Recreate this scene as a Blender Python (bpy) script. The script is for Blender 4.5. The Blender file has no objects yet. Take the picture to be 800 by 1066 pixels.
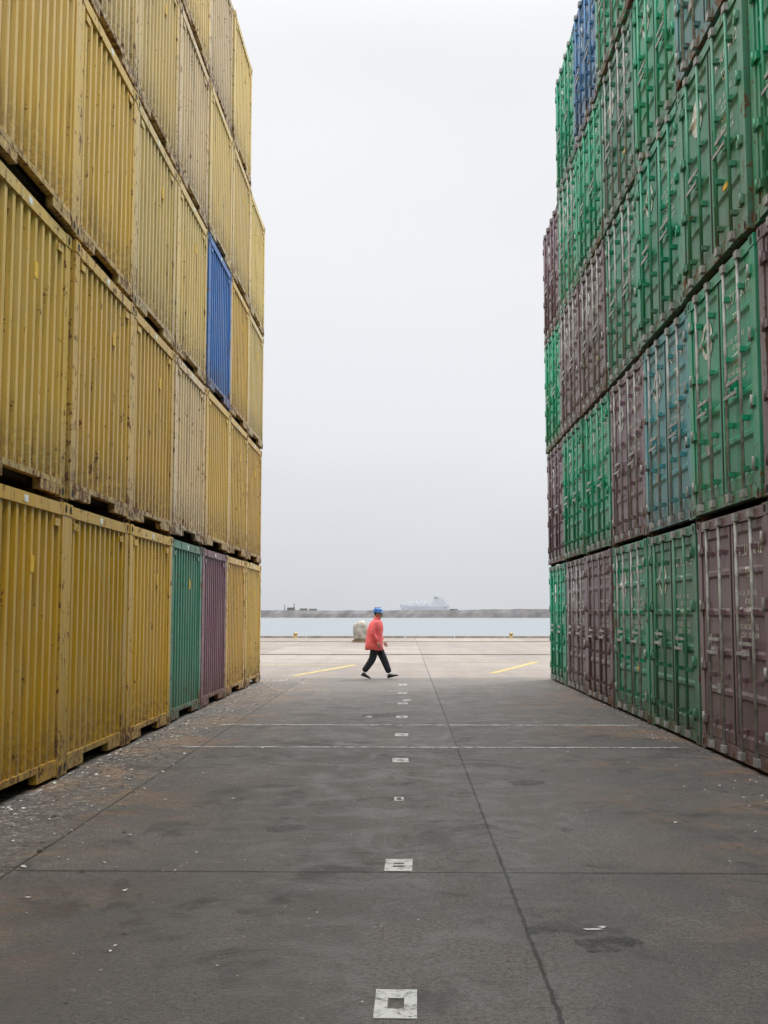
import bpy, math, random
from mathutils import Vector, Matrix
random.seed(7)
scene = bpy.context.scene
scene.view_settings.view_transform = 'Standard'
scene.view_settings.look = 'None'
scene.view_settings.exposure = 0
R = math.radians

# ------------------------------------------------------------------ node helpers
class NT:
    def __init__(s, tree):
        s.t = tree; s.n = tree.nodes; s.l = tree.links
    def new(s, typ, **kw):
        n = s.n.new(typ)
        for k, v in kw.items(): setattr(n, k, v)
        return n
    def link(s, a, b): s.l.new(a, b)
    def setin(s, sock, v):
        if isinstance(v, bpy.types.NodeSocket): s.l.new(v, sock)
        else: sock.default_value = v
    def math(s, op, a, b=0.0, c=None, clamp=False):
        n = s.new('ShaderNodeMath', operation=op); n.use_clamp = clamp
        s.setin(n.inputs[0], a); s.setin(n.inputs[1], b)
        if c is not None: s.setin(n.inputs[2], c)
        return n.outputs[0]
    def noise(s, vec, scale, detail=4, rough=0.55, dist=0.0):
        n = s.new('ShaderNodeTexNoise')
        n.inputs['Scale'].default_value = scale; n.inputs['Detail'].default_value = min(detail, 4)
        n.inputs['Roughness'].default_value = rough; n.inputs['Distortion'].default_value = dist
        s.l.new(vec, n.inputs['Vector']); return n.outputs['Fac']
    def rng(s, v, a, b, c=0.0, d=1.0, smooth=True):
        n = s.new('ShaderNodeMapRange'); n.interpolation_type = 'SMOOTHSTEP' if smooth else 'LINEAR'
        s.setin(n.inputs['Value'], v)
        n.inputs['From Min'].default_value = a; n.inputs['From Max'].default_value = b
        n.inputs['To Min'].default_value = c; n.inputs['To Max'].default_value = d
        return n.outputs['Result']
    def mix(s, fac, a, b, blend='MIX'):
        n = s.new('ShaderNodeMix', data_type='RGBA', blend_type=blend)
        s.setin(n.inputs[0], fac)
        for sock, v in ((n.inputs[6], a), (n.inputs[7], b)):
            if isinstance(v, tuple) and len(v) == 3: v = (*v, 1)
            s.setin(sock, v)
        return n.outputs[2]
    def scalev(s, vec, sc):
        n = s.new('ShaderNodeVectorMath', operation='MULTIPLY')
        s.l.new(vec, n.inputs[0]); n.inputs[1].default_value = sc; return n.outputs[0]

def mat_base(name):
    m = bpy.data.materials.new(name); m.use_nodes = True
    nt = NT(m.node_tree)
    return m, nt, m.node_tree.nodes['Principled BSDF']

def simple(name, col, rough=0.7, var=0.15, scale=6, metal=0.0, bump=0.0):
    m, nt, p = mat_base(name)
    tc = nt.new('ShaderNodeTexCoord').outputs['Object']
    f = nt.noise(tc, scale, 3)
    k = nt.rng(f, 0.3, 0.7, 1 - var, 1 + var)
    n = nt.new('ShaderNodeVectorMath', operation='SCALE')
    n.inputs[0].default_value = col; nt.link(k, n.inputs['Scale'])
    nt.link(n.outputs[0], p.inputs['Base Color'])
    p.inputs['Roughness'].default_value = rough; p.inputs['Metallic'].default_value = metal
    if bump:
        b = nt.new('ShaderNodeBump'); b.inputs['Strength'].default_value = bump; b.inputs['Distance'].default_value = 0.05
        nt.link(f, b.inputs['Height']); nt.link(b.outputs[0], p.inputs['Normal'])
    return m

def paint(name, rust_lo, rust_hi, dark=1.0):
    m, nt, p = mat_base(name)
    oi = nt.new('ShaderNodeObjectInfo')
    tc = nt.new('ShaderNodeTexCoord').outputs['Object']
    off = nt.new('ShaderNodeVectorMath', operation='SCALE'); off.inputs[0].default_value = (37, 91, 53)
    nt.link(oi.outputs['Random'], off.inputs['Scale'])
    add = nt.new('ShaderNodeVectorMath', operation='ADD'); nt.link(tc, add.inputs[0]); nt.link(off.outputs[0], add.inputs[1])
    v = add.outputs[0]
    sep = nt.new('ShaderNodeSeparateXYZ'); nt.link(tc, sep.inputs[0])
    big = nt.noise(v, 1.1, 2)
    streak = nt.noise(nt.scalev(v, (8, 22, 0.9)), 1.0, 4, 0.65)
    fine = nt.noise(v, 16, 4, 0.7)
    col = oi.outputs['Color']
    c = nt.mix(nt.rng(big, 0.40, 0.70, 0, 0.13), col, (0.50, 0.46, 0.40))
    c = nt.mix(nt.rng(streak, 0.50, 0.72, 0, 0.42), c, (0.09, 0.065, 0.045))
    c = nt.mix(nt.rng(streak, 0.46, 0.28, 0, 0.22), c, (0.66, 0.64, 0.58))
    # grime plus painted shade in the corrugation valleys, deepening the rib contrast
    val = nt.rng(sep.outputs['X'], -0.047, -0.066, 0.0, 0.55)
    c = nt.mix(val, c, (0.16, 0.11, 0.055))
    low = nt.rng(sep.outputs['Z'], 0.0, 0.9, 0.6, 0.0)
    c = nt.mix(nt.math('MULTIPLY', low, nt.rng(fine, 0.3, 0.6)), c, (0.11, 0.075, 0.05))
    # rust chips and runs
    r = nt.math('ADD', nt.math('MULTIPLY', nt.noise(v, 7.5, 4, 0.75), 0.70), nt.math('MULTIPLY', streak, 0.30))
    r = nt.math('ADD', r, nt.rng(sep.outputs['Z'], 0.0, 0.5, 0.06, 0.0))
    r = nt.math('ADD', r, nt.rng(oi.outputs['Random'], 0.0, 1.0, -0.03, 0.02))
    rm = nt.rng(r, rust_lo, rust_hi)
    rc = nt.mix(fine, (0.07, 0.03, 0.015), (0.25, 0.12, 0.055))
    c = nt.mix(rm, c, rc)
    if dark != 1.0: c = nt.mix(1.0, c, (dark, dark, dark), 'MULTIPLY')
    nt.link(c, p.inputs['Base Color'])
    nt.link(nt.rng(rm, 0, 1, 0.42, 0.9), p.inputs['Roughness'])
    p.inputs['Specular IOR Level'].default_value = 0.4
    b = nt.new('ShaderNodeBump'); b.inputs['Strength'].default_value = 0.35; b.inputs['Distance'].default_value = 0.03
    nt.link(nt.noise(v, 1.7, 2, 0.45), b.inputs['Height'])
    nt.link(b.outputs[0], p.inputs['Normal'])
    return m

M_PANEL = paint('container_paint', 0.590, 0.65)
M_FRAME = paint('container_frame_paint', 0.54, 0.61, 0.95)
M_STEEL = simple('galvanised_bar', (0.34, 0.35, 0.34), 0.5, 0.35, 9)
M_CAST = simple('rusty_casting', (0.12, 0.075, 0.05), 0.9, 0.4, 12)
M_DARK = simple('black_gasket_and_hole', (0.02, 0.02, 0.02), 0.9)
M_UNDER = simple('dark_underframe', (0.03, 0.027, 0.025), 0.95, 0.3)
def worn_white(name, col, lo, hi, rough=0.7, amin=0.12):
    m, nt, p = mat_base(name)
    tc = nt.new('ShaderNodeTexCoord').outputs['Object']
    f = nt.noise(tc, 9, 4, 0.75)
    f2 = nt.noise(tc, 60, 3, 0.7)
    k = nt.math('ADD', nt.math('MULTIPLY', f, 0.7), nt.math('MULTIPLY', f2, 0.3))
    a = nt.rng(k, lo, hi, 1.0, amin)
    nt.link(a, p.inputs['Alpha'])
    p.inputs['Base Color'].default_value = (*col, 1)
    p.inputs['Roughness'].default_value = rough
    return m
M_MARK = simple('stencil_white', (0.76, 0.79, 0.76), 0.6, 0.25, 10)
M_YTAG = simple('yellow_tag', (0.80, 0.50, 0.04), 0.6)

# ------------------------------------------------------------------ mesh builder
class MB:
    def __init__(s): s.v = []; s.f = []; s.m = []; s.smooth = []
    def face(s, pts, m=0, sm=False):
        i = len(s.v); s.v += [tuple(p) for p in pts]; s.f.append(tuple(range(i, i + len(pts)))); s.m.append(m); s.smooth.append(sm)
    def box(s, x0, x1, y0, y1, z0, z1, m=0):
        i = len(s.v)
        s.v += [(x0,y0,z0),(x1,y0,z0),(x1,y1,z0),(x0,y1,z0),(x0,y0,z1),(x1,y0,z1),(x1,y1,z1),(x0,y1,z1)]
        for q in ((0,3,2,1),(4,5,6,7),(0,1,5,4),(1,2,6,5),(2,3,7,6),(3,0,4,7)):
            s.f.append(tuple(i+k for k in q)); s.m.append(m); s.smooth.append(False)
    def tube(s, a, b, r, m=0, n=8, r2=None):
        a = Vector(a); b = Vector(b); r2 = r if r2 is None else r2
        d = (b - a).normalized(); u = d.orthogonal().normalized(); w = d.cross(u)
        i = len(s.v)
        for c, rr in ((a, r), (b, r2)):
            for k in range(n):
                t = 2*math.pi*k/n; s.v.append(tuple(c + u*math.cos(t)*rr + w*math.sin(t)*rr))
        for k in range(n):
            k2 = (k+1) % n; s.f.append((i+k, i+k2, i+n+k2, i+n+k)); s.m.append(m); s.smooth.append(True)
        s.f.append(tuple(i+k for k in reversed(range(n)))); s.m.append(m); s.smooth.append(False)
        s.f.append(tuple(i+n+k for k in range(n))); s.m.append(m); s.smooth.append(False)
    def rings(s, rings, m=0, cap=True):
        i = len(s.v); n = len(rings[0])
        for r in rings: s.v += [tuple(p) for p in r]
        for j in range(len(rings)-1):
            for k in range(n):
                k2 = (k+1) % n
                s.f.append((i+j*n+k, i+j*n+k2, i+(j+1)*n+k2, i+(j+1)*n+k)); s.m.append(m); s.smooth.append(True)
        if cap:
            s.f.append(tuple(i+k for k in reversed(range(n)))); s.m.append(m); s.smooth.append(True)
            j = (len(rings)-1)*n
            s.f.append(tuple(i+j+k for k in range(n))); s.m.append(m); s.smooth.append(True)
    def mesh(s, name, mats):
        me = bpy.data.meshes.new(name); me.from_pydata(s.v, [], s.f)
        for mt in mats: me.materials.append(mt)
        me.polygons.foreach_set('material_index', s.m); me.polygons.foreach_set('use_smooth', s.smooth)
        me.update(); return me

def add_obj(name, me, loc=(0,0,0), rot=(0,0,0), parent=None):
    o = bpy.data.objects.new(name, me); o.location = loc; o.rotation_euler = rot
    scene.collection.objects.link(o)
    if parent: o.parent = parent
    return o
def empty(name, loc=(0,0,0)):
    o = bpy.data.objects.new(name, None); o.location = loc; scene.collection.objects.link(o); return o

def text_mesh(body, size, offset=0.0):
    cu = bpy.data.curves.new('txt', 'FONT'); cu.body = body; cu.size = size; cu.resolution_u = 2
    cu.space_line = 1.15; cu.offset = offset
    ob = bpy.data.objects.new('txt', cu); scene.collection.objects.link(ob)
    dg = bpy.context.evaluated_depsgraph_get()
    me = bpy.data.meshes.new_from_object(ob.evaluated_get(dg))
    vs = [v.co.copy() for v in me.vertices]; fs = [tuple(p.vertices) for p in me.polygons]
    bpy.data.objects.remove(ob); bpy.data.curves.remove(cu); bpy.data.meshes.remove(me)
    return vs, fs

L = 12.19; H = 2.60
MATS = [M_PANEL, M_FRAME, M_STEEL, M_CAST, M_DARK, M_MARK, M_UNDER, M_YTAG]

def corrug(b, y0, y1, z0, z1, xo, depth, n, m=0, flip=False, axis='y'):
    per = (y1 - y0) / n; pts = []
    for i in range(n):
        a = y0 + i*per
        pts += [(xo-depth, a), (xo-depth, a+per*0.38), (xo, a+per*0.53), (xo, a+per*0.85)]
    pts.append((xo-depth, y1))
    for (xa, ya), (xb, yb) in zip(pts, pts[1:]):
        if axis == 'y': b.face([(xa,ya,z0),(xb,yb,z0),(xb,yb,z1),(xa,ya,z1)], m)
        else: b.face([(ya,xa,z0),(yb,xb,z0),(yb,xb,z1),(ya,xa,z1)], m)

def shell(b, W):
    corrug(b, -L+0.1, -0.16, 0.16, H-0.10, W-0.01, 0.036, 42, 0, axis='x')
    corrug(b, -L+0.1, -0.16, 0.16, H-0.10, 0.046, 0.036, 42, 0, axis='x')
    for y0, y1 in ((0.0, 0.06), (W-0.06, W)):
        b.box(-L+0.16, -0.16, y0, y1, 0.02, 0.16, 1); b.box(-L+0.16, -0.16, y0, y1, H-0.10, H-0.015, 1)
    b.box(-L+0.08, -0.08, 0.061, W-0.061, H-0.05, H-0.02, 0)
    b.box(-L+0.08, -0.14, 0.061, W-0.061, 0.10, 0.155, 6)
    b.box(-L, -L+0.08, 0.16, W-0.16, 0.03, H-0.02, 0)
    for ex in (0, -L+0.16):
        for y0 in (0.0, W-0.16):
            b.box(ex-0.16+0.003, ex-0.003, y0+0.003, y0+0.157, 0.12, H-0.12, 1)
    for ex in (0.0, -L+0.178):
        for y0 in (-0.002, W-0.160):
            for z0 in (0.0, H-0.118):
                b.box(ex-0.178, ex+0.004, y0, y0+0.162, z0, z0+0.118, 1)
                if ex == 0.0:
                    yc = y0+0.081; zc = z0+0.06
                    pts = [(ex+0.0065, yc+0.032*math.cos(t)*1.0, zc+0.042*math.sin(t)) for t in [k*math.pi/5 for k in range(10)]]
                    b.face(pts, 4)  # dark oval painted on the casting as the shade inside its hole
    for ex in (-0.09, -L+0.09):
        for yc in (0.08, W-0.08):
            b.box(ex-0.05, ex+0.05, yc-0.045, yc+0.045, H+0.002, H+0.048, 3)

def end_container(W, seed):
    rnd = random.Random(seed); b = MB(); shell(b, W)
    corrug(b, 0.14, W-0.14, 0.17, H-0.125, -0.018, 0.052, 11, 0)
    b.box(-0.075, 0.0, 0.162, W-0.162, H-0.125, H-0.012, 1)
    b.box(-0.075, 0.0, 0.162, W-0.162, 0.115, 0.17, 1)
    b.box(-0.075, -0.002, 0.162, 0.72, 0.02, 0.114, 1); b.box(-0.075, -0.002, W-0.72, W-0.162, 0.02, 0.114, 1)
    if seed % 2 == 0:
        yy = 0.55+rnd.random()*1.0; b.box(-0.017, -0.012, yy, yy+0.09, 1.9, 2.05, 7)
    b.box(-0.001, 0.003, W/2-0.05, W/2+0.05, H-0.10, H-0.04, 5)
    for y in (0.22, W-0.38): b.box(-0.022, 0.0, y, y+0.14, H-0.24, H-0.17, 1)
    return b.mesh('end_container_mesh', MATS)

def door_container(W, seed, code, circle):
    rnd = random.Random(seed); b = MB(); shell(b, W)
    BAR = 2 if seed % 2 else 0
    b.box(-0.10, 0.0, 0.162, W-0.162, H-0.125, H-0.012, 1)
    b.box(-0.10, 0.0, 0.162, W-0.162, 0.02, 0.15, 1)
    bands = []; z = 0.30
    while z < 2.2: bands.append((z, z+0.33)); z += 0.43
    XO = -0.020; D = 0.026
    def prof(z):
        for a, c in bands:
            if a-0.03 < z < c+0.03:
                if z < a: return XO - D*(z-a+0.03)/0.03
                if z > c: return XO - D*(c+0.03-z)/0.03
                return XO-D
        return XO
    zs = [0.16]
    for a, c in bands: zs += [a-0.03, a, c, c+0.03]
    zs.append(H-0.135)
    for y0, y1 in ((0.17, W/2-0.008), (W/2+0.008, W-0.17)):
        ya, yb = y0+0.07, y1-0.07
        for za, zb in zip(zs, zs[1:]):
            b.face([(prof(za),ya,za),(prof(za),yb,za),(prof(zb),yb,zb),(prof(zb),ya,zb)], 0)
        b.box(-0.075, XO+0.004, y0, ya, 0.16, H-0.135, 0); b.box(-0.075, XO+0.004, yb, y1, 0.16, H-0.135, 0)
        w = y1-y0
        for k, fy in enumerate((0.27, 0.72)):
            yc = y0+w*fy
            b.tube((0.020, yc, 0.06), (0.020, yc, H-0.05), 0.019, BAR, 8)
            for zc in (0.33, 0.85, 1.55, 2.2):
                b.box(XO-0.02, 0.028, yc-0.04, yc+0.04, zc-0.026, zc+0.026, 0)
            for zc in (0.085, H-0.07):
                b.box(0.001, 0.045, yc-0.055, yc+0.055, zc-0.04, zc+0.04, 2)
            zh = 1.12 + 0.12*(k) + rnd.uniform(-0.02, 0.02); sgn = 1 if fy < 0.5 else -1
            b.box(0.036, 0.05, min(yc, yc+sgn*0.40), max(yc, yc+sgn*0.40), zh-0.018, zh+0.018, 2)
            yh = yc+sgn*0.36
            b.box(XO-0.02, 0.035, yh-0.045, yh+0.045, zh-0.06, zh+0.055, 0)
    b.box(-0.07, XO+0.008, W/2-0.022, W/2+0.022, 0.16, H-0.135, 4)
    b.box(-0.07, XO+0.002, 0.1575, 0.169, 0.16, H-0.135, 4); b.box(-0.07, XO+0.002, W-0.169, W-0.1575, 0.16, H-0.135, 4)
    for zc in (0.34, 0.95, 1.62, 2.26):
        for y0 in (0.10, W-0.26): b.box(-0.018, 0.014, y0, y0+0.16, zc-0.04, zc+0.04, 0)
        for yc in (0.155, W-0.155): b.tube((0.016, yc, zc-0.07), (0.016, yc, zc+0.07), 0.016, BAR, 6)
    def stamp(body, size, y, z, off=0.0):
        vs, fs = text_mesh(body, size, off); i = len(b.v)
        for v in vs: zz = z+v.y; b.v.append((prof(zz)+0.006, y+v.x, zz))
        for f in fs: b.f.append(tuple(i+k for k in f)); b.m.append(5); b.smooth.append(False)
    y2 = W/2+0.10
    stamp(code[:4]+' '+code[4:], 0.165, y2, 2.13, 0.003)
    stamp('22G1', 0.14, y2+0.36, 1.91, 0.003)
    stamp('MAX GR   30 480 KG\n             67 200 LB\nTARE       2 220 KG\n              4 890 LB\nPAYLOAD 28 260 KG\nCU. CAP.   33.2 CU.M', 0.075, y2, 1.72, 0.001)
    if circle:
        yc = 0.70; zc = 1.98; r0 = 0.0 if circle == 2 else 0.15; r1 = 0.22; n = 36
        for k in range(n):
            t0 = 2*math.pi*k/n; t1 = 2*math.pi*(k+1)/n
            steps = 5
            for s_ in range(steps):
                ra = r0+(r1-r0)*s_/steps; rb = r0+(r1-r0)*(s_+1)/steps
                P = lambda r_, t: (prof(zc+r_*math.sin(t))+0.008, yc+r_*math.cos(t), zc+r_*math.sin(t))
                b.face([P(ra, t0), P(rb, t0), P(rb, t1), P(ra, t1)] if ra > 0 else [P(0, 0), P(rb, t0), P(rb, t1)], 5)
        if circle == 1: stamp('W', 0.18, yc-0.08, zc-0.06, 0.004)
    if seed % 2: b.box(XO-0.01, XO+0.009, 0.62, 0.84, 0.66, 0.76, 2)
    if seed % 3 == 0: b.box(XO-0.01, XO+0.009, W/2+0.45, W/2+0.60, 0.69, 0.75, 7)
    return b.mesh('door_container_mesh', MATS)

WL, PL, XL = 2.395, 2.44, -3.29
WR, PR, XR = 2.56, 2.62, 3.43
HP = 2.65
end_meshes = [end_container(WL, s) for s in range(3)]
codes = ['EKHU3941287', 'TRLU5380216', 'GSHU4172905', 'ECMU2420223', 'DFSU6618340', 'FCIU2938174']
door_meshes = [door_container(WR, i, c, (2, 0, 1, 2, 0, 1)[i]) for i, c in enumerate(codes)]

def jit(c, a=0.06):
    k = 1+random.uniform(-a, a); return tuple(min(1, max(0, x*k*(1+random.uniform(-a/3, a/3)))) for x in c)+(1,)
OCH = (0.66, 0.385, 0.022); YEL = (0.72, 0.465, 0.095); PAL = (0.74, 0.54, 0.20); BEI = (0.73, 0.56, 0.31)
G1 = (0.012, 0.34, 0.19); G2 = (0.055, 0.25, 0.16); PU = (0.20, 0.138, 0.165); TE = (0.07, 0.34, 0.37); BL = (0.02, 0.17, 0.52); SB = (0.06, 0.20, 0.38)
YFAR = 25.3
for c in range(12):
    for r in range(5):
        if c == 0 and r == 4: continue
        col = {0: OCH, 1: YEL, 2: YEL, 3: PAL, 4: PAL}[r]
        if r >= 1 and c in (3,): col = BEI if r in (1, 3) else PAL
        if r == 2 and c == 2: col = BL
        elif r == 2 and c in (0, 4): col = PAL
        if r == 4 and c in (5, 2): col = BEI
        if r == 0 and c == 3: col = (0.05, 0.28, 0.17)
        if r == 0 and c == 2: col = (0.25, 0.11, 0.16)
        if r == 0 and c in (0, 1): col = YEL
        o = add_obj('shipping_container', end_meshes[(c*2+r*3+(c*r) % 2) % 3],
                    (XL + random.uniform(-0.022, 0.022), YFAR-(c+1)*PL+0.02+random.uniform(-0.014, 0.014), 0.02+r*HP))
        o.color = jit(col, 0.10)
RG = {0: [G1, PU, PU, G1, G2, PU, G1, PU, G1, G2, G1, G1],
      1: [PU, G1, G1, PU, TE, G1, PU, G2, G1, PU, G1, G1],
      2: [G1, PU, PU, G1, G1, G2, G1, G1, TE, G1, G2, G1],
      3: [PU, G1, G1, G2, G1, TE, G1, G1, G1, G2, G1, G1],
      4: [None, G1, SB, G1, PU, TE, G1, TE, G1, G1, G2, G1]}
YRF = 26.2
for r in range(5):
    for c in range(12):
        col = RG[r][c]
        if col is None: continue
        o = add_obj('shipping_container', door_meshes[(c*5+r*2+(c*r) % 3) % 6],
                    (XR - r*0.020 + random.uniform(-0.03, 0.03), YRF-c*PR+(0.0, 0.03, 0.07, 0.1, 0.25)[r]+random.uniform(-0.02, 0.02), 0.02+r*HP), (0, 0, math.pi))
        o.color = jit(col, 0.16)

# ------------------------------------------------------------------ ground
def grid(name, x0, x1, y0, y1, z, m, thick=0.4):
    b = MB(); b.box(x0, x1, y0, y1, z-thick, z, 0); return add_obj(name, b.mesh(name, [m]))

def ground_mat(name, base, light, dark, jx, jy, px, py, stain=True, spec=0.35):
    m, nt, p = mat_base(name)
    tc = nt.new('ShaderNodeTexCoord').outputs['Object']
    sep = nt.new('ShaderNodeSeparateXYZ'); nt.link(tc, sep.inputs[0])
    n1 = nt.noise(tc, 0.35, 4, 0.66); n2 = nt.noise(tc, 2.2, 4, 0.75, 0.6); n3 = nt.noise(tc, 38, 4, 0.8); n4 = nt.noise(tc, 150, 2, 0.7)
    c = nt.mix(nt.rng(n1, 0.38, 0.62), dark, base)
    c = nt.mix(nt.rng(n2, 0.45, 0.70, 0, 0.75), c, light)
    c = nt.mix(nt.rng(n3, 0.36, 0.60, 0.75, 0.0), c, tuple(x*0.35 for x in dark))
    c = nt.mix(nt.rng(n4, 0.52, 0.70, 0.0, 0.6), c, tuple(min(1, x*2.0) for x in light))
    tr = nt.noise(nt.scalev(tc, (1.6, 0.06, 1)), 1.0, 3, 0.6)
    c = nt.mix(nt.rng(tr, 0.42, 0.64, 0.0, 0.5), c, dark)
    if stain:
        ns = nt.noise(tc, 1.0, 4, 0.78, 0.5)
        c = nt.mix(nt.rng(ns, 0.53, 0.63, 0, 0.62), c, tuple(x*0.48 for x in dark))
        nr = nt.noise(tc, 0.6, 4, 0.8, 0.3)
        edge = nt.rng(nt.math('ABSOLUTE', sep.outputs['X']), 1.1, 2.8)
        c = nt.mix(nt.math('MULTIPLY', nt.rng(nr, 0.47, 0.62, 0, 0.65), edge), c, (0.22, 0.135, 0.08))
        far_sheen = nt.math('MULTIPLY', nt.rng(sep.outputs['Y'], 13, 26.6, 0.0, 0.55), nt.rng(n2, 0.3, 0.6, 0.35, 1.0))  # painted sheen: lightens the far aisle like grazing wet reflection
        c = nt.mix(far_sheen, c, (0.23, 0.205, 0.18))
        grit = nt.rng(nt.noise(tc, 11, 4, 0.85), 0.52, 0.59)
        ge = nt.rng(sep.outputs['X'], -2.0, -3.1)
        c = nt.mix(nt.math('MULTIPLY', nt.math('MULTIPLY', grit, ge), 0.65), c, (0.38, 0.34, 0.28))
        sc1 = nt.rng(nt.noise(tc, 5.5, 4, 0.9), 0.65, 0.685)
        c = nt.mix(nt.math('MULTIPLY', sc1, 0.5), c, (0.36, 0.34, 0.31))
    def slab(v, o, per):
        return nt.math('FLOOR', nt.math('DIVIDE', nt.math('SUBTRACT', v, o), per))
    comb = nt.new('ShaderNodeCombineXYZ'); nt.link(slab(sep.outputs['X'], jx, px), comb.inputs[0]); nt.link(slab(sep.outputs['Y'], jy, py), comb.inputs[1])
    wn = nt.new('ShaderNodeTexWhiteNoise'); nt.link(comb.outputs[0], wn.inputs['Vector'])
    k = nt.rng(wn.outputs['Value'], 0, 1, 0.88, 1.12, False)
    sc = nt.new('ShaderNodeVectorMath', operation='SCALE'); nt.link(c, sc.inputs[0]); nt.link(k, sc.inputs['Scale']); c = sc.outputs[0]
    wob = nt.math('MULTIPLY', nt.math('SUBTRACT', nt.noise(tc, 5, 3, 0.7), 0.5), 0.035)
    def joint(v, o, per, w):
        q = nt.math('DIVIDE', nt.math('SUBTRACT', nt.math('ADD', v, wob), o), per)
        fr = nt.math('FRACT', nt.math('ADD', q, 0.5))
        d = nt.math('MULTIPLY', nt.math('ABSOLUTE', nt.math('SUBTRACT', fr, 0.5)), per)
        return nt.rng(d, w*0.5, w, 1.0, 0.0)
    j = nt.math('MAXIMUM', joint(sep.outputs['X'], jx, px, 0.014), joint(sep.outputs['Y'], jy, py, 0.022))
    c = nt.mix(nt.math('MULTIPLY', j, nt.rng(n2, 0.3, 0.6, 0.95, 0.75)), c, (0.014, 0.013, 0.012))
    nt.link(c, p.inputs['Base Color'])
    nt.link(nt.rng(n2, 0.35, 0.7, 0.5, 0.85), p.inputs['Roughness'])
    p.inputs['Specular IOR Level'].default_value = spec
    b = nt.new('ShaderNodeBump'); b.inputs['Strength'].default_value = 0.6; b.inputs['Distance'].default_value = 0.012
    nt.link(nt.noise(tc, 38, 3, 0.75), b.inputs['Height']); nt.link(b.outputs[0], p.inputs['Normal'])
    return m
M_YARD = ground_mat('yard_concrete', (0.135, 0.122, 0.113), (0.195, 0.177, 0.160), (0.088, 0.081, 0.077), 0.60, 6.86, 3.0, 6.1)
M_APRON = ground_mat('apron_concrete', (0.28, 0.24, 0.205), (0.37, 0.33, 0.29), (0.20, 0.17, 0.148), 0.6, 26.9, 6.0, 8.0, stain=False)
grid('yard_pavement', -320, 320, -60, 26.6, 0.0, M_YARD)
grid('quay_apron_ground', -320, 320, 26.6, 67.6, 0.0, M_APRON, 4.0)

# water
m, nt, p = mat_base('sea_water')
tc = nt.new('ShaderNodeTexCoord').outputs['Object']
p.inputs['Base Color'].default_value = (0.165, 0.19, 0.205, 1)
p.inputs['Roughness'].default_value = 0.3
b_ = nt.new('ShaderNodeBump'); b_.inputs['Strength'].default_value = 0.3; b_.inputs['Distance'].default_value = 0.25
nt.link(nt.noise(nt.scalev(tc, (0.5, 1.1, 1)), 0.5, 4, 0.6), b_.inputs['Height']); nt.link(b_.outputs[0], p.inputs['Normal'])
wb = MB(); wb.face([(-30000, 67.6, -2), (30000, 67.6, -2), (30000, 40000, -2), (-30000, 40000, -2)], 0)
add_obj('sea_water', wb.mesh('sea_water', [m]))

# ------------------------------------------------------------------ painted markings
M_LINE = worn_white('worn_line_paint', (0.50, 0.50, 0.48), 0.42, 0.60, amin=0.1)
M_SQ = worn_white('slot_number_paint', (0.58, 0.58, 0.56), 0.46, 0.66, amin=.2)
M_YL = worn_white('worn_yellow_paint', (0.58, 0.44, 0.16), 0.42, 0.64)
b = MB()
def strip(b, a, c, w, z=0.004):
    a = Vector((*a, z)); c = Vector((*c, z)); d = (c-a).normalized(); n = Vector((-d.y, d.x, 0))*w/2
    b.face([a-n, c-n, c+n, a+n])
strip(b, (-2.6, 13.05), (3.2, 13.05), 0.09); strip(b, (-2.6, 15.6), (3.2, 15.6), 0.12)
strip(b, (-2.6, 22.4), (0.6, 22.4), 0.08)
add_obj('white_road_marking', b.mesh('white_lines', [M_LINE]))
for i in range(9):
    y = 4.60+2.44*i; b = MB(); w, l, t, u = 0.085, 0.165, 0.052, 0.105
    if i == 2: w, l = 0.04, 0.09; t, u = .02, .03
    z = 0.004
    for q in (((-w, -l), (w, -l), (w, -l+u), (-w, -l+u)), ((-w, l-u), (w, l-u), (w, l), (-w, l)),
              ((-w, -l+u), (-w+t, -l+u), (-w+t, l-u), (-w, l-u)), ((w-t, -l+u), (w, -l+u), (w, l-u), (w-t, l-u))):
        b.face([(x_, y_, z) for x_, y_ in q])
    if i in (1, 3, 4, 6): b.face([(-w+t, -.02, z), (w-t, -.02, z), (w-t, .02, z), (-w+t, .02, z)])
    add_obj('painted_slot_marking', b.mesh('slot_marking', [M_SQ]), (-0.05+random.uniform(-0.01, 0.01), y, 0), (0, 0, random.uniform(-.03, .03)))
b = MB()
strip(b, (-2.75, 27.5), (-1.5, 33.0), 0.2); strip(b, (-6.5, 33.12), (-1.5, 33.12), 0.16)
strip(b, (2.2, 28.6), (4.1, 35.0), 0.2); strip(b, (1.4, 35.2), (9, 35.2), 0.16)
strip(b, (-9, 61.5), (12, 61.5), 0.2)
add_obj('yellow_road_marking', b.mesh('yellow_lines', [M_YL]))
M_RAIL = simple('crane_rail_steel', (0.15, 0.125, 0.105), 0.6, 0.3)
for y in (41.0, 59.0):
    b = MB(); b.box(-300, 300, -0.12, 0.12, 0.0, 0.006, 0); b.box(-300, 300, -0.035, 0.035, 0.006, 0.02, 0)
    add_obj('crane_rail', b.mesh('crane_rail', [M_RAIL]), (0, y, 0.002))
M_KERB = simple('kerb_concrete', (0.31, 0.275, 0.24), 0.85, 0.2, 1.5)
b = MB()
for i in range(-40, 40):
    x = i*3.0; b.box(x+0.01, x+2.95, -0.15, 0.15, 0, 0.12, 0)
add_obj('quay_kerb', b.mesh('quay_kerb', [M_KERB]), (0, 67.3, 0.002))

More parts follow.
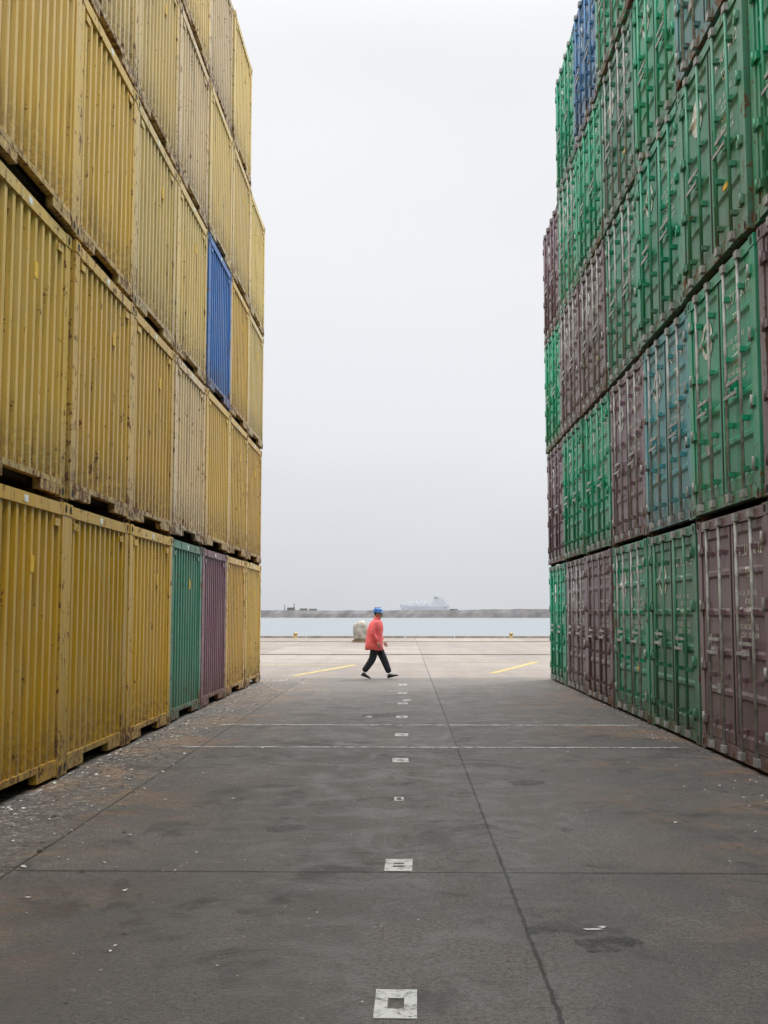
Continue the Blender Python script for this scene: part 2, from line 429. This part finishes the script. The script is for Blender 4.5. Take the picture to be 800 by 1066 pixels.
def bollard(mat, loc, s=1.0):
    b = MB(); rings = []
    for z, r, dx in ((0, .36, 0), (.06, .36, 0), (.08, .24, 0), (.35, .20, 0), (.52, .22, .03), (.6, .33, .06), (.7, .35, .06), (.77, .28, .05), (.8, .1, .04)):
        rings.append([(r*math.cos(t)+dx, r*math.sin(t), z) for t in [2*math.pi*k/20 for k in range(20)]])
    b.rings(rings); b.box(-.45, .45, -.45, .45, -0.02, .03, 0)
    o = add_obj('mooring_bollard', b.mesh('bollard', [mat]), loc); o.scale = (s, s, s); return o
M_BY = simple('bollard_yellow', (0.42, 0.31, 0.12), 0.75, 0.3)
for x in (-6.6, 6.3, -19, 19): bollard(M_BY, (x, 66.5, 0.0), 0.42)

M_CREAM = simple('cream_tarpaulin', (0.34, 0.31, 0.265), 0.85, 0.3, 3, bump=0.5)
M_WOOD = simple('pallet_wood', (0.25, 0.18, 0.11), 0.85, 0.3)
e = empty('wrapped_pallet_load', (-2.30, 58.0, 0.0))
b = MB(); rings = []
for z, s_ in ((.14, .96), (.25, 1.0), (.6, 1.03), (.85, 1.0), (1.02, .88), (1.12, .6), (1.15, .2)):
    ring = []
    for k in range(32):
        t = 2*math.pi*k/32; c, s2 = math.cos(t), math.sin(t)
        q = (abs(c)**3+abs(s2)**3)**(-1/3)*0.42*s_*(1+0.05*math.sin(5*t+z*7))
        ring.append((q*c-.06*z, q*s2, z+.05*math.cos(t)*(z > .9)))
    rings.append(ring)
b.rings(rings); add_obj('load_cover', b.mesh('load_cover', [M_CREAM]), parent=e)
b = MB()
for y in (-.5, -.05, .4): b.box(-.5, .5, y, y+.1, 0.005, .1, 0)
for k in range(6): b.box(-.5+k*.172, -.37+k*.172, -.52, .52, .102, .13, 0)
add_obj('pallet', b.mesh('pallet', [M_WOOD]), parent=e); e.scale = (.9, .9, .95)

# ------------------------------------------------------------------ breakwater and ships
M_BW = simple('breakwater_rock', (0.19, 0.18, 0.178), 0.95, 0.2, 0.12)
b = MB(); N = 500; rnd = random.Random(3); prof_pts = []
top = 2.6
for i in range(N+1):
    x = -800+i*1600/N; y = 690 - 0.10*x; top += rnd.uniform(-.2, .2)-(top-(2.5 if x < 30 else 3.3))*.15
    prof_pts.append([(x, y-4-rnd.uniform(0, .6), -3), (x, y-2.5+rnd.uniform(-.4, .4), top*0.5-.8), (x, y-1+rnd.uniform(-.2, .2), top), (x, y+2, top-.1), (x, y+8, -3)])
for a, c in zip(prof_pts, prof_pts[1:]):
    for k in range(4): b.face([a[k], c[k], c[k+1], a[k+1]], 0)
for xx, hh in ((-72, 2.4), (-58, 1.2), (-64, 1.5), (118, 1.2), (30, 0.9)):
    yy = 690-.1*xx; b.box(xx-2.4, xx+2.4, yy-.5, yy+1.8, 2.2, 2.9+hh*.6, 0)
b.tube((-70, 697, 2), (-70, 697, 7), .3, 0); b.tube((-76, 697.5, 2), (-76, 697.5, 6), .25, 0)
add_obj('breakwater', b.mesh('breakwater', [M_BW]))

M_SHIP = simple('hazy_hull', (0.50, 0.51, 0.545), 0.9, 0.05, 0.05); M_SUP = simple('hazy_superstructure', (0.57, 0.58, 0.61), 0.9, 0.05, 0.05)  # aerial haze put into the pale hull and superstructure colours
def ship(loc, Ls, s=(1, 1, 1)):
    e = empty('cargo_ship', loc)
    b = MB(); st = []
    for k in range(13):
        t = k/12; x = -Ls/2+t*Ls; w = 9*min(1, (1-abs(2*t-1)**6)+.08); dk = 11+3.0*max(0, (0.12-t)/.12)+(1.5 if t > .85 else 0)
        rake = -5 if k == 0 else 0
        st.append([(x+rake, -w, dk), (x, -w*.9, 0), (x, w*.9, 0), (x+rake, w, dk)])
    for a, c in zip(st, st[1:]):
        for j in range(4): j2 = (j+1) % 4; b.face([a[j], c[j], c[j2], a[j2]], 0)
    b.face(st[0]); b.face(st[-1])
    add_obj('hull', b.mesh('hull', [M_SHIP]), parent=e)
    b = MB(); x0 = Ls*.12
    b.box(x0, x0+Ls*.32, -8, 8, 10.01, 17, 0); b.box(x0+3, x0+Ls*.28, -8, 8, 17.01, 21, 0); b.box(x0+6, x0+Ls*.22, -7, 7, 21.01, 24, 0); b.box(x0+5, x0+14, -9, 9, 24.01, 26, 0)
    b.box(x0+Ls*.2, x0+Ls*.25, -2, 2, 21.01, 26, 0); b.tube((x0+12, 0, 25), (x0+12, 0, 30), .8, 0)
    for k in range(4): b.box(-Ls*.42+k*Ls*.13, -Ls*.42+k*Ls*.13+Ls*.1, -7, 7, 10.01, 13+(k % 2)*1.2, 0)
    for k in range(3):
        xx = -Ls*.36+k*Ls*.17; b.tube((xx, 0, 10), (xx, 0, 19), .8, 0); b.tube((xx, 0, 14), (xx+11, 0, 18), .5, 0)
    add_obj('superstructure', b.mesh('superstructure', [M_SUP]), parent=e); e.scale = s; return e
ship((46, 2500, -2), 106, (1, 1, 1.5))

# ------------------------------------------------------------------ litter and grit
M_LIT = simple('pale_litter', (0.62, 0.59, 0.54), 0.9, 0.3, 3)
M_LIT2 = simple('dark_litter', (0.09, 0.07, 0.055), 0.9, 0.3, 3)
b = MB(); rnd = random.Random(11)
def bit(x, y, s_, m):
    a = rnd.uniform(0, 6.28); n = rnd.choice((3, 4, 5)); z0 = 0.003
    pts = [(x+s_*rnd.uniform(.5, 1)*math.cos(a+6.28*k/n), y+s_*rnd.uniform(.4, 1)*math.sin(a+6.28*k/n), z0+rnd.uniform(0, s_*.5)) for k in range(n)]
    b.face(pts, m)
for _ in range(3400):
    x = XL+min(1.9, rnd.expovariate(2.4)); y = rnd.uniform(4, 26); bit(x+.02, y, rnd.choice((.007, .008, .012, .014, .026))*rnd.uniform(.6, 1.1), 0 if rnd.random() < .6 else 1)
for _ in range(1100):
    x = XR-min(1.6, rnd.expovariate(3)); y = rnd.uniform(4, 26); bit(x, y, rnd.uniform(.005, .02), 0 if rnd.random() < .5 else 1)
for _ in range(700): bit(rnd.uniform(-3, 3.3), rnd.uniform(3, 26), rnd.uniform(.003, .011), 0 if rnd.random() < .6 else 1)
add_obj('ground_litter', b.mesh('litter', [M_LIT, M_LIT2]))
def blot(name, mat, items):
    b = MB()
    for x, y, rx, ry, z in items:
        n = 30; ph = rnd.uniform(0, 6); b.face([(x+rx*math.cos(6.283*k/n)*(1+.25*math.sin(3*6.283*k/n+ph)+rnd.uniform(-.12, .12)), y+ry*math.sin(6.283*k/n)*(1+.25*math.sin(2*6.283*k/n+ph)+rnd.uniform(-.12, .12)), z) for k in range(n)])
    add_obj(name, b.mesh(name, [mat]))
M_OIL = worn_white('oil_film', (0.04, 0.037, 0.034), 0.36, 0.60, 0.5, 0.0)
blot('oil_stain', M_OIL, [(0.66, 5.65, .08, .08, .003), (0.95, 5.42, .15, .13, .003), (-.9, 8.2, .14, .16, .003), (-.4, 17, .3, .4, .003), (1.1, 10.4, .16, .2, .003)])
blot('spilled_white_paint', M_SQ, [(0.92, 5.66, .045, .018, .0045), (0.98, 5.70, .02, .015, .0045), (-.55, 16.8, .05, .1, .0045), (0.02, 19.9, .08, .2, .0045)])

# ------------------------------------------------------------------ worker
def skin(name, verts, edges, radii, mats, sub=2, parent=None, root=0):
    me = bpy.data.meshes.new(name); me.from_pydata(verts, edges, []); o = add_obj(name+'_src', me)
    o.modifiers.new('s', 'SKIN')
    for i, r in enumerate(radii):
        sv = me.skin_vertices[0].data[i]; sv.radius = (r, r) if not isinstance(r, tuple) else r; sv.use_root = (i == root)
    su = o.modifiers.new('u', 'SUBSURF'); su.levels = sub; su.render_levels = sub
    dg = bpy.context.evaluated_depsgraph_get(); out = bpy.data.meshes.new_from_object(o.evaluated_get(dg))
    bpy.data.objects.remove(o); out.materials.clear()
    for mt in mats: out.materials.append(mt)
    for p_ in out.polygons: p_.use_smooth = True
    return add_obj(name, out, parent=parent)
M_TR = simple('navy_trousers', (0.022, 0.027, 0.04), 0.85, 0.25, 12, bump=0.3)
M_JK = simple('coral_jacket', (1.0, 0.17, 0.18), 0.7, 0.08, 8, bump=0.4)
M_SK = simple('skin', (0.48, 0.27, 0.19), 0.55, 0.06, 20)
M_HAIR = simple('dark_hair', (0.02, 0.015, 0.012), 0.6)
M_SHOE = simple('black_boots', (0.018, 0.016, 0.015), 0.5)
M_HELM = simple('blue_helmet', (0.02, 0.15, 0.48), 0.3, 0.05)
wk = empty('walking_worker', (-0.70, 26.2, 0.0))
V = [(0,0,.90), (0,0,1.06), (.02,0,1.24), (.025,0,1.36), (.04,0,1.44), (.05,0,1.50),
     (0,-.09,.84), (-.07,-.09,.47), (-.29,-.09,.17),
     (.01,.09,.84), (.19,.09,.48), (.33,.09,.13)]
E = [(0,1),(1,2),(2,3),(3,4),(4,5),(0,6),(6,7),(7,8),(0,9),(9,10),(10,11)]
rad = [.13,.125,.14,.10,.055,.055,.118,.095,.075,.118,.095,.075]
bd = skin('body', V, E, rad, [M_TR, M_SK], 2, wk)
for p_ in bd.data.polygons: p_.material_index = 1 if p_.center.z > 1.40 else 0
for nm, pts in (('near_sleeve', [(.015,-.15,1.375), (.01,-.205,1.32), (-.07,-.27,1.09), (.05,-.265,.90)]), ('far_sleeve', [(.02,.15,1.375), (.03,.205,1.32), (.04,.26,1.09), (.17,.235,.90)])):
    skin(nm, pts, [(0,1),(1,2),(2,3)], [.078,.08,.070,.057], [M_JK], 2, wk)
b = MB(); rings = []
for z, rx, ry, cx in ((.695,.205,.235,-.045), (.70,.220,.248,-.045), (.80,.212,.245,-.04), (.92,.203,.238,-.03), (1.05,.193,.230,-.02), (1.18,.190,.235,-.01), (1.28,.175,.232,.0), (1.35,.145,.205,.01), (1.395,.105,.15,.02), (1.42,.08,.09,.03), (1.475,.078,.083,.035), (1.48,.062,.068,.038)):
    rings.append([(cx+rx*math.cos(t)*(1+.03*math.sin(3*t+z*11)+.02*math.sin(8*t+z*23)), ry*math.sin(t)*(1+.02*math.sin(5*t-z*9)), z+.015*math.sin(2*t) if z < .9 else z) for t in [2*math.pi*k/40 for k in range(40)]])
b.rings(rings, 0, cap=False)
add_obj('jacket', b.mesh('jacket', [M_JK]), parent=wk)
def shoe(name, heel, toe):
    heel = Vector(heel); toe = Vector(toe); d = (toe-heel); ln = d.length; d.normalize(); side = Vector((0,1,0)); up = side.cross(d)*-1
    if up.z < 0: up = -up
    b = MB(); rings = []
    for t, w, h in ((-.02,.02,.03), (0,.038,.075), (.2,.042,.10), (.4,.044,.085), (.62,.050,.06), (.85,.046,.045), (.97,.03,.03), (1.0,.012,.02)):
        c = heel+d*ln*t; rings.append([c+side*w*math.cos(a)+up*(h*.5+h*.5*math.sin(a)) for a in [2*math.pi*k/12 for k in range(12)]])
    b.rings(rings); add_obj(name, b.mesh(name, [M_SHOE]), parent=wk)
shoe('rear_boot', (-.345,-.09,.085), (-.12,-.095,.005)); shoe('front_boot', (.29,.09,.012), (.545,.09,.075))
def hand(name, w, d, palm_n, thumb_dir):
    w = Vector(w); d = Vector(d).normalized(); pn = Vector(palm_n).normalized(); sd = d.cross(pn).normalized()
    if sd.dot(Vector(thumb_dir)) < 0: sd = -sd
    skin(name+'_palm', [tuple(v) for v in (w, w+d*.045, w+d*.085)], [(0,1),(1,2)], [.024,.028,.026], [M_SK], 2, wk)
    for k, (off, ln) in enumerate(((.03,.07), (.01,.08), (-.01,.074), (-.03,.058))):
        a = w+d*.07+sd*off; q = a+d*ln*.45; q2 = q+d*ln*.35+pn*ln*.2; q3 = q2+d*ln*.15+pn*ln*.3
        skin(name+'_finger_%d' % (k+1), [tuple(a), tuple(q), tuple(q2), tuple(q3)], [(0,1),(1,2),(2,3)], [.0095,.009,.008,.007], [M_SK], 1, wk)
    a = w+d*.025+sd*.018; q = a+sd*.028+d*.02; q2 = q+sd*.008+d*.035+pn*.01
    skin(name+'_thumb', [tuple(a), tuple(q), tuple(q2)], [(0,1),(1,2)], [.013,.011,.009], [M_SK], 1, wk)
hand('near_hand', (.055,-.265,.875), (.35,0,-1), (0,1,0), (1,0,0)); hand('far_hand', (.185,.235,.875), (.6,0,-.8), (0,-1,0), (0,0,1))
b = MB(); rings = []; NR = 28
for z, fx, bx, w in [(0,.045,-.01,.03), (.015,.075,-.03,.045), (.05,.088,-.055,.060), (.09,.092,-.078,.070), (.12,.094,-.092,.075), (.16,.092,-.098,.077), (.195,.078,-.085,.066), (.215,.045,-.055,.042), (.225,.012,-.02,.012)]:
    ring = []
    for k in range(NR):
        t = 2*math.pi*k/NR; c, s_ = math.cos(t), math.sin(t)
        x = fx*c if c > 0 else -bx*c
        if z in (.09,) and k == 0: x += .022
        if z in (.12,) and k == 0: x += .008
        if z == .12 and k in (2, NR-2): x -= .008
        ring.append((x+.055, w*s_, 1.425+z))
    rings.append(ring)
b.rings(rings, 0)
hd = b.mesh('head', [M_SK, M_HAIR])
for p_ in hd.polygons:
    c = p_.center
    if (c.x < .02 and c.z > 1.50) or c.z > 1.60: p_.material_index = 1
add_obj('head', hd, parent=wk)
b = MB()
for s_ in (-1, 1):
    b.rings([[(.05+.018*math.cos(t)*q, s_*(.073+o), 1.54+.032*math.sin(t)*q) for t in [2*math.pi*k/10 for k in range(10)]] for q, o in ((.7, 0), (1, .008), (.8, .014))], 0)
add_obj('ears', b.mesh('ears', [M_SK]), parent=wk)
b = MB()
for s_ in (-1, 1): b.box(.128, .139, s_*.030-.011, s_*.030+.011, 1.541, 1.549, 0)
b.box(.137, .143, -.022, .022, 1.472, 1.478, 0)
add_obj('eyes_and_mouth', b.mesh('eyes', [M_HAIR]), parent=wk)
b = MB(); rings = []
for z, rx, ry, cx in ((1.575,.150,.112,.070), (1.585,.150,.112,.070), (1.59,.122,.104,.055), (1.62,.118,.100,.053), (1.66,.098,.083,.05), (1.685,.065,.055,.048), (1.693,.02,.018,.047)):
    rings.append([(cx+rx*math.cos(t), ry*math.sin(t), z) for t in [2*math.pi*k/28 for k in range(28)]])
b.rings(rings); b.box(-.03, .12, -.012, .012, 1.675, 1.702, 0)
add_obj('safety_helmet', b.mesh('helmet', [M_HELM]), parent=wk)
wk.scale = (.985,)*3

# ------------------------------------------------------------------ world, sun, camera
w = bpy.data.worlds.new('World'); scene.world = w; w.use_nodes = True
nt = NT(w.node_tree); bg = w.node_tree.nodes['Background']
sky = nt.new('ShaderNodeTexSky'); sky.sky_type = 'NISHITA'; sky.sun_disc = False
SE, SR = 52, 42
sky.sun_elevation = R(SE); sky.sun_rotation = R(SR)
sky.dust_density = 4; sky.air_density = 1
tc = nt.new('ShaderNodeTexCoord').outputs['Generated']
sep = nt.new('ShaderNodeSeparateXYZ'); nt.link(tc, sep.inputs[0])
z = sep.outputs['Z']
cn = nt.noise(nt.scalev(tc, (1, 1, 2.2)), 1.6, 3, 0.5)
c = nt.mix(nt.rng(z, -0.01, 0.15, smooth=False), (6.4, 6.7, 7.1), (8.0, 8.2, 8.55))
c = nt.mix(nt.rng(z, 0.12, 0.42), c, (9.0, 9.05, 9.25))
k = nt.math('MULTIPLY', nt.rng(z, 0.45, 1.0, 1.0, 4.8), nt.rng(cn, 0.3, 0.7, 0.96, 1.04))
sc = nt.new('ShaderNodeVectorMath', operation='SCALE'); nt.link(c, sc.inputs[0]); nt.link(k, sc.inputs['Scale'])
c = nt.mix(0.04, sc.outputs[0], sky.outputs[0])
nt.link(c, bg.inputs['Color']); bg.inputs['Strength'].default_value = 0.10

sl = bpy.data.lights.new('sun', 'SUN'); sl.energy = 1.5; sl.angle = R(14); sl.color = (1, .95, .88)
so = bpy.data.objects.new('sun', sl); scene.collection.objects.link(so)
az = R(SR); d = Vector((math.sin(az)*math.cos(R(SE)), math.cos(az)*math.cos(R(SE)), math.sin(R(SE))))
so.rotation_euler = d.to_track_quat('Z', 'Y').to_euler(); so.location = d*50

cam = bpy.data.cameras.new('camera'); cam.sensor_fit = 'VERTICAL'; cam.sensor_height = 36; cam.lens = 38.84
cam.clip_start = 0.1; cam.clip_end = 60000
co = bpy.data.objects.new('camera', cam); scene.collection.objects.link(co)
co.location = (0, 0, 1.57); co.rotation_euler = (R(95.17), 0, R(1.10))
scene.camera = co
